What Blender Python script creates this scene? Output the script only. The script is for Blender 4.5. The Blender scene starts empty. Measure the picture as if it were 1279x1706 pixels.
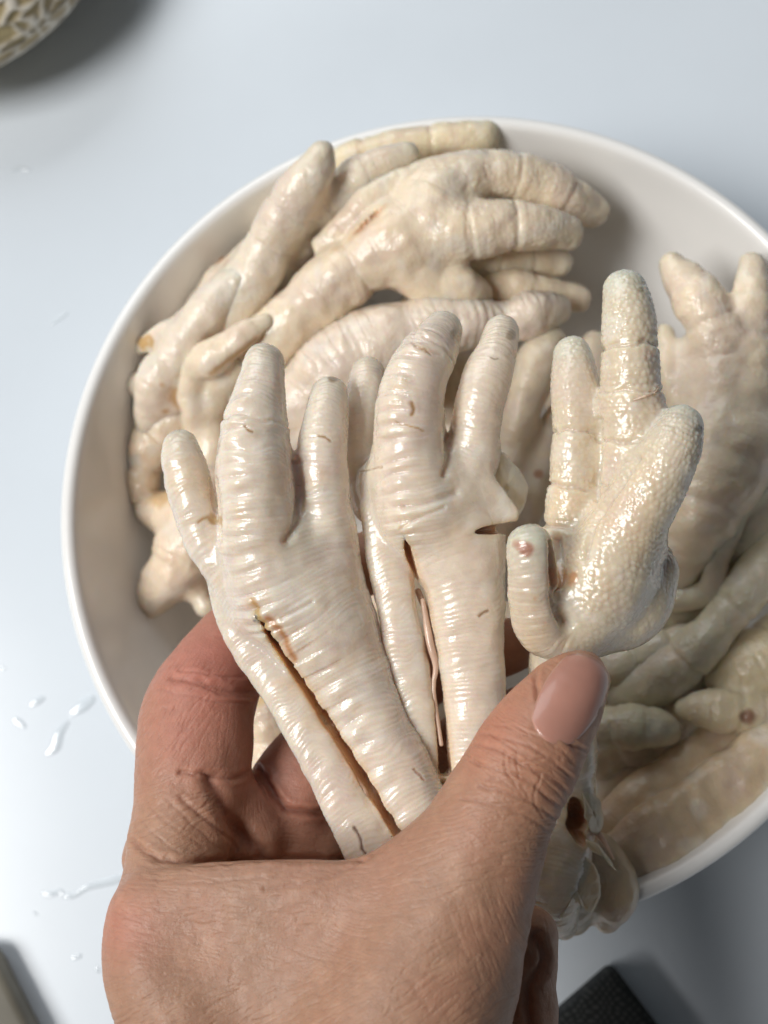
import bpy, math, time
import numpy as np
from mathutils import Matrix, Vector
T0 = time.time()
S = bpy.context.scene
# ------------------------------------------------------------------ camera, light, exposure
F = 2000.0                       # focal length in photo pixels (photo 1279 x 1706)
CX, CY = 639.5, 853.0
ZR = 62.0                        # height of the bowl's rim over the table, mm
TX, TY = -0.1846, -0.0598
Rx = np.array([[1, 0, 0], [0, math.cos(TX), -math.sin(TX)], [0, math.sin(TX), math.cos(TX)]])
Ry = np.array([[math.cos(TY), 0, math.sin(TY)], [0, 1, 0], [-math.sin(TY), 0, math.cos(TY)]])
RC = Ry @ Rx                     # world -> camera axes
NW = RC @ np.array([0, 0, 1.0])
QC = 290.0 * np.array([(781.3 - CX) / F, -(829.8 - CY) / F, -1.0])   # bowl rim centre seen from the camera, mm
CAMP = np.array([0, 0, ZR]) - RC.T @ QC

def cam2world(P):                # camera millimetres -> world metres
    return (np.asarray(P, float) @ RC + CAMP) * 0.001
def depth_at(px, py, z):
    v = np.array([(px - CX) / F, -(py - CY) / F, -1.0])
    return (NW @ QC + (z - ZR)) / (NW @ v)
def U(px, py, z):                # photo ray met with the horizontal plane at height z (mm)
    d = depth_at(px, py, z)
    return d * np.array([(px - CX) / F, -(py - CY) / F, -1.0])
def pix(P):                      # camera millimetres -> photo pixels
    d = -P[:, 2]
    return CX + F * P[:, 0] / d, CY - F * P[:, 1] / d

cd = bpy.data.cameras.new("camera"); cam = bpy.data.objects.new("camera", cd)
S.collection.objects.link(cam); S.camera = cam
M3 = RC.T
cam.matrix_world = Matrix([[M3[0][0], M3[0][1], M3[0][2], CAMP[0] * .001], [M3[1][0], M3[1][1], M3[1][2], CAMP[1] * .001],
                           [M3[2][0], M3[2][1], M3[2][2], CAMP[2] * .001], [0, 0, 0, 1]])
cd.sensor_fit = 'VERTICAL'; cd.sensor_height = 24; cd.lens = 24 * F / 1706.0
cd.clip_start = 0.005; cd.clip_end = 20
cd.dof.use_dof = True; cd.dof.focus_distance = 0.232; cd.dof.aperture_fstop = cd.lens / 3.2

w = bpy.data.worlds.new("World"); S.world = w; w.use_nodes = True
bg = w.node_tree.nodes['Background']
bg.inputs[0].default_value = (0.80, 0.90, 1.0, 1); bg.inputs[1].default_value = 0.055

def area(name, loc, target, sx, sy, power, col):
    l = bpy.data.lights.new(name, 'AREA'); l.shape = 'RECTANGLE'; l.size = sx; l.size_y = sy
    l.energy = power; l.color = col
    o = bpy.data.objects.new(name, l); S.collection.objects.link(o); o.location = loc
    d = Vector(target) - Vector(loc); o.rotation_euler = d.to_track_quat('-Z', 'Y').to_euler()
    return o
area("window_light", (-1.37, -0.36, 1.92), (0, 0, 0.06), 1.0, 1.0, 51.0, (1.0, 0.98, 0.95))
area("fill_light", (-0.60, 1.05, 0.85), (0, 0, 0.04), 1.1, 0.8, 8.4, (0.93, 0.97, 1.0))  # added soft fill standing in for room bounce, not a second window

S.view_settings.view_transform = 'Standard'; S.view_settings.look = 'None'
S.view_settings.exposure = 0.0; S.view_settings.gamma = 1.0
S.cycles.max_bounces = 8; S.cycles.sample_clamp_indirect = 4
S.cycles.use_denoising = True

# ------------------------------------------------------------------ numeric helpers
def _h(a, b, c, seed):
    n = (a * 374761393 + b * 668265263 + c * 2147483647 + seed * 1274126177) & 0xffffffff
    n = ((n ^ (n >> 13)) * 1274126177) & 0xffffffff
    return ((n ^ (n >> 16)) & 0xffff) / 65535.0
def noise3(P, scale, seed=0):
    q = P / scale; i = np.floor(q).astype(np.int64); f = q - i; f = f * f * (3 - 2 * f)
    r = 0
    for dx in (0, 1):
        wx = f[:, 0] if dx else 1 - f[:, 0]
        for dy in (0, 1):
            wy = f[:, 1] if dy else 1 - f[:, 1]
            for dz in (0, 1):
                wz = f[:, 2] if dz else 1 - f[:, 2]
                r = r + wx * wy * wz * _h(i[:, 0] + dx, i[:, 1] + dy, i[:, 2] + dz, seed)
    return r * 2 - 1
def noise2(u, v, seed=0):
    iu = np.floor(u).astype(np.int64); iv = np.floor(v).astype(np.int64); fu = u - iu; fv = v - iv
    fu = fu * fu * (3 - 2 * fu); fv = fv * fv * (3 - 2 * fv); z = np.zeros_like(iu)
    return ((1 - fu) * ((1 - fv) * _h(iu, iv, z, seed) + fv * _h(iu, iv + 1, z, seed)) +
            fu * ((1 - fv) * _h(iu + 1, iv, z, seed) + fv * _h(iu + 1, iv + 1, z, seed))) * 2 - 1
def bumps2(u, v, seed):          # jittered round bumps, one per unit cell of a brick lattice
    v0 = np.floor(v).astype(np.int64); best = np.full(len(u), 9.0)
    for dv in (-1, 0, 1):
        r = v0 + dv; off = (r & 1) * 0.5; u0 = np.floor(u + off).astype(np.int64)
        for du in (-1, 0, 1):
            c = u0 + du; z = np.zeros_like(c)
            cu = c + 0.5 + 0.62 * (_h(c, r, z, seed) - .5) - off; cv = r + 0.5 + 0.5 * (_h(c, r, z, seed + 7) - .5)
            best = np.minimum(best, (u - cu) ** 2 + (v - cv) ** 2)
    return np.clip(1 - best / 0.22, 0, 1) ** 0.9
def sstep(a, b, x):
    t = np.clip((x - a) / (b - a), 0, 1); return t * t * (3 - 2 * t)
def catmull(P, step):
    P = np.asarray(P, float)
    if len(P) == 2: P = np.array([P[0], (P[0] + P[1]) / 2, P[1]])
    E = np.vstack([2 * P[0] - P[1], P, 2 * P[-1] - P[-2]]); out = []
    for i in range(1, len(E) - 2):
        a, b, c, d = E[i - 1:i + 3]; n = max(2, int(np.linalg.norm(c[:3] - b[:3]) / step))
        for t in np.arange(n) / n:
            out.append(0.5 * (2 * b + (c - a) * t + (2 * a - 5 * b + 4 * c - d) * t * t + (3 * b - a - 3 * c + d) * t ** 3))
    out.append(P[-1]); return np.array(out)

LUMP = 1.0
class Limb:
    def __init__(s, pts, flat=1.0, tilt=0.0, kind='dorsal', amp=1.0, pitch=2.6, joints=(), k=None, lump=0.05, seed=1, raw=False, kn=0.0, lf=5.5):
        s.kn = kn
        Q = []
        for p in pts:
            if raw: Q.append(p); continue
            d = depth_at(p[0], p[1], p[2]); c = U(*p[:3]); Q.append((*c, p[3] * d / F))
        Q = catmull(Q, 1.6)
        s.C = Q[:, :3]; s.r = np.maximum(Q[:, 3], 0.15)
        if LUMP > 1.5 and kind == 'pap' and not joints: joints = (.22, .5, .74)
        seg = np.linalg.norm(np.diff(s.C, axis=0), axis=1); s.S = np.r_[0, np.cumsum(seg)]; s.L = s.S[-1]
        s.r = s.r * (1 + lump * LUMP * noise2(s.S / lf, s.S * 0 + seed * 3.3, seed))
        if kind == 'pap':
            for j in joints: s.r = s.r * (1 - .10 * np.exp(-((s.S - j * s.L) / 1.3) ** 2) + .05 * np.exp(-((s.S - j * s.L - 3.5) / 2.2) ** 2))
        T = np.gradient(s.C, axis=0); T /= np.linalg.norm(T, axis=1)[:, None]; s.T = T
        n = np.array([math.sin(tilt), 0, math.cos(tilt)]); s.n = n
        s.a = 1.0 / flat; s.kind = kind; s.amp = amp; s.pitch = pitch; s.k = k; s.seed = seed
        s.joints = [j * s.L for j in joints]
        s.Cs = s.C + (s.a - 1) * (s.C @ n)[:, None] * n
        m = s.r.max() + 0.5
        s.lo = s.C.min(0) - m; s.hi = s.C.max(0) + m; z_ = np.array([0, 0, m * (s.a if flat > 1.5 else 1) if False else m * max(1, 1 / s.a)]); s.lo2 = s.lo - z_; s.hi2 = s.hi + z_
    def ev(s, P, full=False):
        A = P + (s.a - 1) * (P @ s.n)[:, None] * s.n if s.a != 1 else P
        C = s.Cs; K = len(C)
        d2 = (A * A).sum(1)[:, None] + (C * C).sum(1)[None] - 2 * A @ C.T
        k = np.argmin(np.sqrt(np.maximum(d2, 0)) - s.r[None], axis=1)
        best = None
        for o in (-1, 0):
            i = np.clip(k + o, 0, K - 2); c = C[i]; e = C[i + 1] - c
            ee = np.maximum((e * e).sum(1), 1e-9); el = np.sqrt(ee); t = ((A - c) * e).sum(1) / ee
            g = np.clip((s.r[i + 1] - s.r[i]) / el, -.8, .8)
            K_ = len(C) - 2; tp = np.clip(t, np.where(i == 0, -30, -.6), np.where(i == K_, 30, 1.6)); w = A - c - e * t[:, None]; t = np.clip(t + np.sqrt((w * w).sum(1)) * g / np.sqrt(1 - g * g) / el, 0, 1)
            v = A - c - e * t[:, None]; l = np.sqrt((v * v).sum(1)) + 1e-9; rr = s.r[i] * (1 - t) + s.r[i + 1] * t
            d = l - rr
            if best is None: B = [d, i, t, v, l, rr, tp]; best = 1
            else:
                m = d < B[0]; B = [np.where(m[:, None] if x.ndim > 1 else m, y, x) for x, y in zip(B, (d, i, t, v, l, rr, tp))]
        d, i, t, v, l, rr, tp = B
        if s.a != 1:
            un = (v @ s.n) / l; d = d / np.sqrt(1 + (s.a ** 2 - 1) * un * un)
        if not full: return d
        ss = s.S[i] * (1 - tp) + s.S[i + 1] * tp
        Tn = s.T[i]; cz = np.array([0, 0, 1.0]); side = np.cross(Tn, cz); side /= np.linalg.norm(side, axis=1)[:, None] + 1e-9
        nn = np.cross(side, Tn)
        phi = np.arctan2((v * side).sum(1), (v * nn).sum(1))
        return d, ss, phi, rr

def smin(a, b, k):
    h = np.clip(0.5 + 0.5 * (b - a) / k, 0, 1); return b * (1 - h) + a * h - k * h * (1 - h)

class Body:
    def __init__(s, limbs, k=3.0, carves=()):
        s.limbs = limbs; s.k = k; s.carves = list(carves)
    def base(s, P, carve=False):
        out = np.empty(len(P))
        for a in range(0, len(P), 6000):
            Q = P[a:a + 6000]; lo = Q.min(0); hi = Q.max(0); f = None
            for L in s.limbs:
                if np.linalg.norm(np.maximum(0, np.maximum(L.lo - hi, lo - L.hi))) > 9: continue
                d = L.ev(Q); f = d if f is None else smin(f, d, L.k or s.k)
            if f is None: f = np.full(len(Q), 20.0)
            elif carve:
                for c in s.carves:
                    if np.linalg.norm(np.maximum(0, np.maximum(c.lo2 - hi, lo - c.hi2))) > 3: continue
                    f = -smin(-f, c.ev(Q), 0.25)
            out[a:a + 6000] = f
        return out
    def __call__(s, P): return s.base(P, True)

def surface_nets(fn, lo, hi, h):
    n = np.ceil((hi - lo) / h / 4).astype(int) * 4 + 4
    nc = n // 4
    ax = [lo[i] + (np.arange(nc[i]) * 4 + 1.5) * h for i in range(3)]
    G = np.stack(np.meshgrid(*ax, indexing='ij'), -1).reshape(-1, 3)
    fc = np.concatenate([fn(g) for g in np.array_split(G, max(1, len(G) // 60000))]).reshape(nc)
    act = np.abs(fc) < 5.2 * h
    Fd = np.repeat(np.repeat(np.repeat(fc, 4, 0), 4, 1), 4, 2).astype(np.float32)
    idx = np.argwhere(act) * 4
    off = np.stack(np.meshgrid(*[np.arange(4)] * 3, indexing='ij'), -1).reshape(-1, 3)
    I = (idx[:, None] + off[None]).reshape(-1, 3)
    if len(I):
        V = np.concatenate([fn(lo + g * h) for g in np.array_split(I, max(1, len(I) // 60000))])
        Fd[I[:, 0], I[:, 1], I[:, 2]] = V
    neg = Fd < 0
    sl = lambda a, b, c: (slice(a, a - 1 or None), slice(b, b - 1 or None), slice(c, c - 1 or None))
    cnt = sum(neg[sl(a, b, c)].astype(np.int8) for a in (0, 1) for b in (0, 1) for c in (0, 1))
    cells = np.argwhere((cnt > 0) & (cnt < 8))
    vid = -np.ones(cnt.shape, np.int64); vid[cells[:, 0], cells[:, 1], cells[:, 2]] = np.arange(len(cells))
    acc = np.zeros((len(cells), 3)); num = np.zeros(len(cells))
    co = [(a, b, c) for a in (0, 1) for b in (0, 1) for c in (0, 1)]
    for p in co:
        for ax_ in range(3):
            if p[ax_]: continue
            q = list(p); q[ax_] = 1
            va = Fd[cells[:, 0] + p[0], cells[:, 1] + p[1], cells[:, 2] + p[2]]
            vb = Fd[cells[:, 0] + q[0], cells[:, 1] + q[1], cells[:, 2] + q[2]]
            m = (va < 0) != (vb < 0); t = np.where(m, va / np.where(va == vb, 1, va - vb), 0)
            x = np.array(p, float)[None] + 0 * acc; x[:, ax_] = t
            acc += x * m[:, None]; num += m
    V = lo + (cells + acc / num[:, None]) * h
    quads = []
    for a in range(3):
        b, c = (a + 1) % 3, (a + 2) % 3
        s0 = [slice(None)] * 3; s1 = [slice(None)] * 3; s0[a] = slice(0, -1); s1[a] = slice(1, None)
        e = np.argwhere(neg[tuple(s0)] != neg[tuple(s1)])
        e = e[(e[:, b] > 0) & (e[:, c] > 0) & (e[:, b] < cnt.shape[b]) & (e[:, c] < cnt.shape[c])]
        fl = neg[e[:, 0], e[:, 1], e[:, 2]]
        def g(db, dc):
            k = e.copy(); k[:, b] -= db; k[:, c] -= dc; return vid[k[:, 0], k[:, 1], k[:, 2]]
        q = np.stack([g(1, 1), g(0, 1), g(0, 0), g(1, 0)], 1)
        q[~fl] = q[~fl][:, ::-1]; quads.append(q)
    return V, np.concatenate(quads)

def subdivide(V, Q):
    n = len(V); E = np.stack([Q, np.roll(Q, -1, 1)], -1).reshape(-1, 2); Es = np.sort(E, 1)
    key = Es[:, 0] * n + Es[:, 1]; u, inv = np.unique(key, return_inverse=True); inv = inv.reshape(-1, 4)
    mid = (V[u // n] + V[u % n]) / 2; fc = V[Q].mean(1)
    V2 = np.vstack([V, mid, fc]); em = inv + n; fi = np.arange(len(Q)) + n + len(mid)
    Q2 = np.concatenate([np.stack([Q[:, i], em[:, i], fi, em[:, i - 1]], 1) for i in range(4)])
    return V2, Q2
def refine(V, Q, keep):           # split only the marked quads; their neighbours take the extra corners (watertight)
    A = Q[keep]; Bq = Q[~keep]; n = len(V)
    def keys(q): E = np.sort(np.stack([q, np.roll(q, -1, 1)], -1), -1); return E[..., 0] * n + E[..., 1]
    ka = keys(A); u, inv = np.unique(ka, return_inverse=True); em = inv.reshape(-1, 4) + n
    V2 = np.vstack([V, (V[u // n] + V[u % n]) / 2, V[A].mean(1)]); fi = np.arange(len(A)) + n + len(u)
    A2 = np.concatenate([np.stack([A[:, i], em[:, i], fi, em[:, i - 1]], 1) for i in range(4)])
    kb = keys(Bq); pos = np.clip(np.searchsorted(u, kb), 0, len(u) - 1); hit = u[pos] == kb; any_ = hit.any(1)
    ng = []
    for q, h_, p_ in zip(Bq[any_], hit[any_], pos[any_]):
        l = []
        for i in range(4):
            l.append(int(q[i]))
            if h_[i]: l.append(int(p_[i]) + n)
        ng.append(l)
    return V2, np.vstack([A2, Bq[~any_]]), ng, Bq[any_]
def vnormals(V, Q):
    nf = np.cross(V[Q[:, 2]] - V[Q[:, 0]], V[Q[:, 3]] - V[Q[:, 1]])
    N = np.stack([np.bincount(Q.ravel(), np.repeat(nf[:, i], 4), len(V)) for i in range(3)], 1)
    return N / (np.linalg.norm(N, axis=1)[:, None] + 1e-12)
def body_mesh(B, h, sub=0):
    lo = np.min([l.lo for l in B.limbs], 0) - 3 * h - 1; hi = np.max([l.hi for l in B.limbs], 0) + 3 * h + 1
    V, Q = surface_nets(B, lo, hi, h)
    for _ in range(sub): V, Q = subdivide(V, Q)
    for _ in range(2):
        N = vnormals(V, Q); f = B(V); V = V - N * np.clip(f, -h, h)[:, None]
    return V, Q, vnormals(V, Q)

KS = 1; DAMP = 1.35
def detail(B, V, seed):          # scales, papillae, joint creases; returns height (mm), tip closeness
    D = []; 
    for L in B.limbs:
        d = np.full(len(V), 50.0)
        for a in range(0, len(V), 6000):
            Q = V[a:a + 6000]
            if np.linalg.norm(np.maximum(0, np.maximum(L.lo - Q.max(0), Q.min(0) - L.hi))) < 4: d[a:a + 6000] = L.ev(Q)
        D.append(d)
    D = np.array(D); W = np.exp(-(D - D.min(0)) / 0.7); W /= W.sum(0)
    H = np.zeros(len(V)); tip = np.zeros(len(V))
    for i, L in enumerate(B.limbs):
        m = W[i] > 0.03
        if not m.any(): continue
        P = V[m]; _, s, phi, r = L.ev(P, True); sd = L.seed + seed
        h = 0; c = float(L.r.mean()) * phi
        wv = noise2(s / 4, phi * 1.5 + 9, sd)
        if L.kind in ('dorsal', 'strip'):
            w_ = sstep(1.9, 1.25, np.abs(phi))
            p = L.pitch
            sp = s + 0.9 * np.cos(phi * 1.3 + 0.5 * wv) + 0.55 * wv + .9 * noise2(s / 3.1, phi * .4 + 3, sd + 2)
            u = sp / p; row = np.floor(u).astype(np.int64); u = u - row
            ra = _h(row, row * 0, row * 0 + 3, sd)
            prof = (1 - np.exp(-u * 9)) * (1.05 - 0.75 * u) - 0.35
            side = 0.35 + 0.9 * np.exp(-((phi - 0.45 * KS) / 0.5) ** 2) + 0.55 * np.exp(-((np.abs(phi) - 1.5) / 0.35) ** 2)
            patch_ = .25 + 1.0 * sstep(-.5, .6, noise2(s / 7, phi * 1.2, sd + 4))
            h = h + 0.30 * L.amp * prof * w_ * side * (0.35 + 0.9 * ra) * patch_
            h = h - .10 * L.amp * np.exp(-(noise2(s / 7, c / .9, sd + 6) / .18) ** 2) * sstep(.6, 1.3, np.abs(phi))
            if L.kn:
                h = h + L.kn * .55 * (np.sin(math.pi * u) ** 1.3 - .35) * np.exp(-((phi - .5 + .25 * wv) / .42) ** 2) * (.4 + ra) * sstep(3, 9, s)
            fine = np.sin(sp * 2 * math.pi / 0.95 + 1.2 * wv) * 0.030
            h = h + fine * w_ * L.amp + (1 - w_) * 0.10 * bumps2(c / 1.1, s / 1.1, sd)
        elif L.kind == 'pap':
            amp = 0.17 * L.amp * (0.55 + 0.45 * sstep(-.4, .4, noise2(s / 3, c / 3, sd + 5)))
            sz = 1.12
            b = bumps2((c + 0.25 * noise2(s / 2, c / 2, sd)) / sz, s / (sz * .92), sd)
            b2 = bumps2(c / 1.4, s / 1.25, sd + 3); mxx = sstep(-.3, .3, noise2(s / 4, c / 4, sd + 11))
            h = h + amp * (b * (1 - mxx) + .95 * b2 * mxx) - .04 * np.exp(-(noise2(s / 2.2, c / 5, sd + 12) / .1) ** 2)
        elif L.kind == 'smooth':
            h = h + 0.05 * L.amp * noise2(s / 1.1, c / 1.1, sd)
        for j in L.joints:
            js = j + 0.5 * noise2(c / 2.5, s * 0 + j, sd)
            h = h - ((.5 if L.kind == 'pap' else .3) if LUMP < 1.5 else .28) * np.exp(-((s - js) / (0.42 if LUMP < 1.5 else .7)) ** 2) + 0.22 * np.exp(-((s - js) / 1.6) ** 2)
        H[m] += W[i][m] * h
        if L.kind != 'smooth': tip[m] = np.maximum(tip[m], W[i][m] * np.minimum(1, np.exp(-(s + 2) / 5.0)))
    H += (0.10 * noise3(V, 2.6, seed) + 0.16 * noise3(V, 6.0, seed + 1)) * (1 if LUMP < 1.5 else 1.9)
    return H, tip

def to_obj(name, Vw, Q, mat, parent=None, origin=None, col=None, smooth=True, ngons=None):
    Vw = np.asarray(Vw, float)
    if origin is None: origin = (0, 0, 0)
    me = bpy.data.meshes.new(name); k = Q.shape[1]
    me.vertices.add(len(Vw)); me.vertices.foreach_set('co', (Vw - np.array(origin)).astype(np.float32).ravel())
    li = np.concatenate([Q.ravel()] + [np.array(g) for g in ngons]) if ngons else Q.ravel()
    ls = np.r_[np.arange(0, Q.size, k), Q.size + np.cumsum([0] + [len(g) for g in ngons[:-1]])] if ngons else np.arange(0, Q.size, k)
    me.loops.add(len(li)); me.loops.foreach_set('vertex_index', li.astype(np.int32))
    me.polygons.add(len(ls)); me.polygons.foreach_set('loop_start', ls.astype(np.int32))
    me.update(calc_edges=True); me.validate()
    me.polygons.foreach_set('use_smooth', np.full(len(me.polygons), smooth))
    if col is not None:
        a = me.color_attributes.new('Col', 'FLOAT_COLOR', 'POINT')
        a.data.foreach_set('color', np.c_[col, np.ones(len(col))].astype(np.float32).ravel())
    me.materials.append(mat)
    o = bpy.data.objects.new(name, me); S.collection.objects.link(o)
    if parent is not None: o.parent = parent; o.location = Vector(origin) - parent.location if False else Vector(origin)
    else: o.location = origin
    return o
def tag(o, label=None, cat=None, group=None, kind=None):
    for k, v in (('label', label), ('category', cat), ('group', group), ('kind', kind)):
        if v: o[k] = v
    return o
def empty(name, loc, label, cat, group=None):
    o = bpy.data.objects.new(name, None); o.empty_display_size = .01; S.collection.objects.link(o); o.location = loc
    return tag(o, label, cat, group)

# ------------------------------------------------------------------ materials
def mat(name):
    m = bpy.data.materials.new(name); m.use_nodes = True
    return m, m.node_tree.nodes, m.node_tree.links, m.node_tree.nodes['Principled BSDF']
def nd(N, t, **k):
    n = N.new(t)
    for a, v in k.items():
        if a.startswith('i_'): n.inputs[int(a[2:]) if a[2:].isdigit() else a[2:]].default_value = v
        else: setattr(n, a, v)
    return n
def wet_skin_mat(name, rough, sss, rad, bump, scale, coat):
    m, N, L, b = mat(name)
    at = nd(N, 'ShaderNodeAttribute', attribute_name='Col'); tc = nd(N, 'ShaderNodeTexCoord')
    n1 = nd(N, 'ShaderNodeTexNoise'); n1.inputs['Scale'].default_value = scale; n1.inputs['Detail'].default_value = 5
    L.new(tc.outputs['Object'], n1.inputs['Vector'])
    mp = nd(N, 'ShaderNodeMapRange'); mp.inputs[1].default_value = .3; mp.inputs[2].default_value = .7
    mp.inputs[3].default_value = .93; mp.inputs[4].default_value = 1.06
    L.new(n1.outputs[0], mp.inputs[0])
    mx = nd(N, 'ShaderNodeVectorMath', operation='SCALE'); L.new(at.outputs['Color'], mx.inputs[0]); L.new(mp.outputs[0], mx.inputs['Scale'])
    L.new(mx.outputs[0], b.inputs['Base Color'])
    n2 = nd(N, 'ShaderNodeTexNoise'); n2.inputs['Scale'].default_value = scale * .6; n2.inputs['Detail'].default_value = 3
    L.new(tc.outputs['Object'], n2.inputs['Vector'])
    mr = nd(N, 'ShaderNodeMapRange'); mr.inputs[1].default_value = .35; mr.inputs[2].default_value = .65
    mr.inputs[3].default_value = rough * .88; mr.inputs[4].default_value = rough * 1.15
    L.new(n2.outputs[0], mr.inputs[0]); L.new(mr.outputs[0], b.inputs['Roughness'])
    b.inputs['Subsurface Weight'].default_value = sss; b.inputs['Subsurface Radius'].default_value = rad
    b.inputs['Subsurface Scale'].default_value = 1.0
    b.inputs['Coat Weight'].default_value = coat; b.inputs['Coat Roughness'].default_value = .12
    n3 = nd(N, 'ShaderNodeTexNoise'); n3.inputs['Scale'].default_value = scale * 2.2; n3.inputs['Detail'].default_value = 4
    L.new(tc.outputs['Object'], n3.inputs['Vector'])
    vo = nd(N, 'ShaderNodeTexVoronoi', feature='DISTANCE_TO_EDGE'); vo.inputs['Scale'].default_value = scale * 3.2
    L.new(tc.outputs['Object'], vo.inputs['Vector'])
    ad = nd(N, 'ShaderNodeMath', operation='MULTIPLY_ADD'); ad.inputs[1].default_value = .5
    L.new(vo.outputs[0], ad.inputs[0]); L.new(n3.outputs[0], ad.inputs[2])
    bp = nd(N, 'ShaderNodeBump'); bp.inputs['Strength'].default_value = bump; bp.inputs['Distance'].default_value = .0004
    L.new(ad.outputs[0], bp.inputs['Height']); L.new(bp.outputs[0], b.inputs['Normal']); L.new(bp.outputs[0], b.inputs['Coat Normal'])
    return m
M_FOOT = wet_skin_mat('boiled_chicken_skin', .28, .75, (.0040, .0024, .0013), .16, 420, .55)
M_FOOT2 = wet_skin_mat('boiled_chicken_skin_moist', .40, .55, (.0038, .0020, .0010), .5, 260, .4)
M_HAND = wet_skin_mat('human_skin', .50, .5, (.0036, .0014, .0008), .30, 700, .0)
def plain(name, col, rough=.5, sss=0, rad=(.002, .001, .0007), bump=0, bs=400, var=.12, vs=60, coat=0, spec=.5):
    m, N, L, b = mat(name)
    tc = nd(N, 'ShaderNodeTexCoord'); n1 = nd(N, 'ShaderNodeTexNoise'); n1.inputs['Scale'].default_value = vs; n1.inputs['Detail'].default_value = 6
    L.new(tc.outputs['Object'], n1.inputs['Vector'])
    cr = nd(N, 'ShaderNodeValToRGB'); cr.color_ramp.elements[0].position = .3; cr.color_ramp.elements[1].position = .7
    cr.color_ramp.elements[0].color = (*[c * (1 - var) for c in col], 1); cr.color_ramp.elements[1].color = (*[min(1, c * (1 + var)) for c in col], 1)
    L.new(n1.outputs[0], cr.inputs[0]); L.new(cr.outputs[0], b.inputs['Base Color'])
    b.inputs['Roughness'].default_value = rough; b.inputs['Specular IOR Level'].default_value = spec
    b.inputs['Coat Weight'].default_value = coat
    if sss: b.inputs['Subsurface Weight'].default_value = sss; b.inputs['Subsurface Radius'].default_value = rad; b.inputs['Subsurface Scale'].default_value = 1
    if bump:
        n2 = nd(N, 'ShaderNodeTexNoise'); n2.inputs['Scale'].default_value = bs; L.new(tc.outputs['Object'], n2.inputs['Vector'])
        bp = nd(N, 'ShaderNodeBump'); bp.inputs['Strength'].default_value = bump; bp.inputs['Distance'].default_value = .0005
        L.new(n2.outputs[0], bp.inputs['Height']); L.new(bp.outputs[0], b.inputs['Normal'])
    return m
M_BOWL = plain('cream_white_ceramic', (.87, .86, .84), .22, var=.012, coat=.3)
M_TABLE = plain('white_glossy_tabletop', (.68, .735, .79), .24, var=.025, vs=14, bump=.05, bs=45)
M_NAIL = plain('thumbnail_pink', (.50, .25, .19), .36, sss=.4, var=.06, vs=160, coat=.35)
M_TENDON = plain('pale_tendon', (.62, .44, .33), .3, sss=.3, var=.15, vs=300, coat=.5)
M_GLINT, N_, L_, b_ = mat('glint_gloss'); b_.inputs['Base Color'].default_value = (.68, .74, .79, 1)  # tabletop tone with strong gloss, for the added film glints
b_.inputs['Roughness'].default_value = .12; b_.inputs['Coat Weight'].default_value = 1; b_.inputs['Coat Roughness'].default_value = .04

# ------------------------------------------------------------------ setting: tabletop
def quad_sheet(name, x0, x1, y0, y1, z0, z1, m):
    v = [(x, y, z) for z in (z0, z1) for x, y in ((x0, y0), (x1, y0), (x1, y1), (x0, y1))]
    q = np.array([(3, 2, 1, 0), (4, 5, 6, 7), (0, 1, 5, 4), (1, 2, 6, 5), (2, 3, 7, 6), (3, 0, 4, 7)])
    return to_obj(name, v, q, m, smooth=False)
tag(quad_sheet('table_top', -.75, .75, -.6, .6, -.03, 0, M_TABLE), kind='structure', label='white glossy tabletop under the bowl')

# ------------------------------------------------------------------ bowl (turned profile)
def lathe(name, prof, m, n=160, loc=(0, 0, 0)):
    P = catmull([(r, 0, z, 0) for r, z in prof], 1.2); P = P[:, [0, 2]] * .001
    P[:, 0] = np.maximum(P[:, 0], 0.00005)
    a = np.arange(n) * 2 * np.pi / n; k = len(P)
    V = np.stack([P[:, 0][:, None] * np.cos(a), P[:, 0][:, None] * np.sin(a), P[:, 1][:, None] + 0 * a], -1).reshape(-1, 3)
    i, j = np.meshgrid(np.arange(k - 1), np.arange(n), indexing='ij'); j2 = (j + 1) % n
    Q = np.stack([i * n + j, i * n + j2, (i + 1) * n + j2, (i + 1) * n + j], -1).reshape(-1, 4)
    return to_obj(name, V, Q, m)
bowl = lathe('bowl', [(0.1, 7), (30, 7), (52, 8.5), (68, 14), (80, 24), (88, 38), (93.5, 52), (96.2, 59.5), (97.2, 61.6), (98.6, 62.3), (100.2, 61.6),
                      (100.6, 59.8), (98.6, 56), (95, 46), (90, 32), (82, 19), (70, 8.5), (56, 4), (54, .4), (50, .4), (49, 3), (20, 3), (.1, 3)], M_BOWL)
tag(bowl, 'large round cream white bowl heaped with chicken feet', 'bowl')

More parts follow.
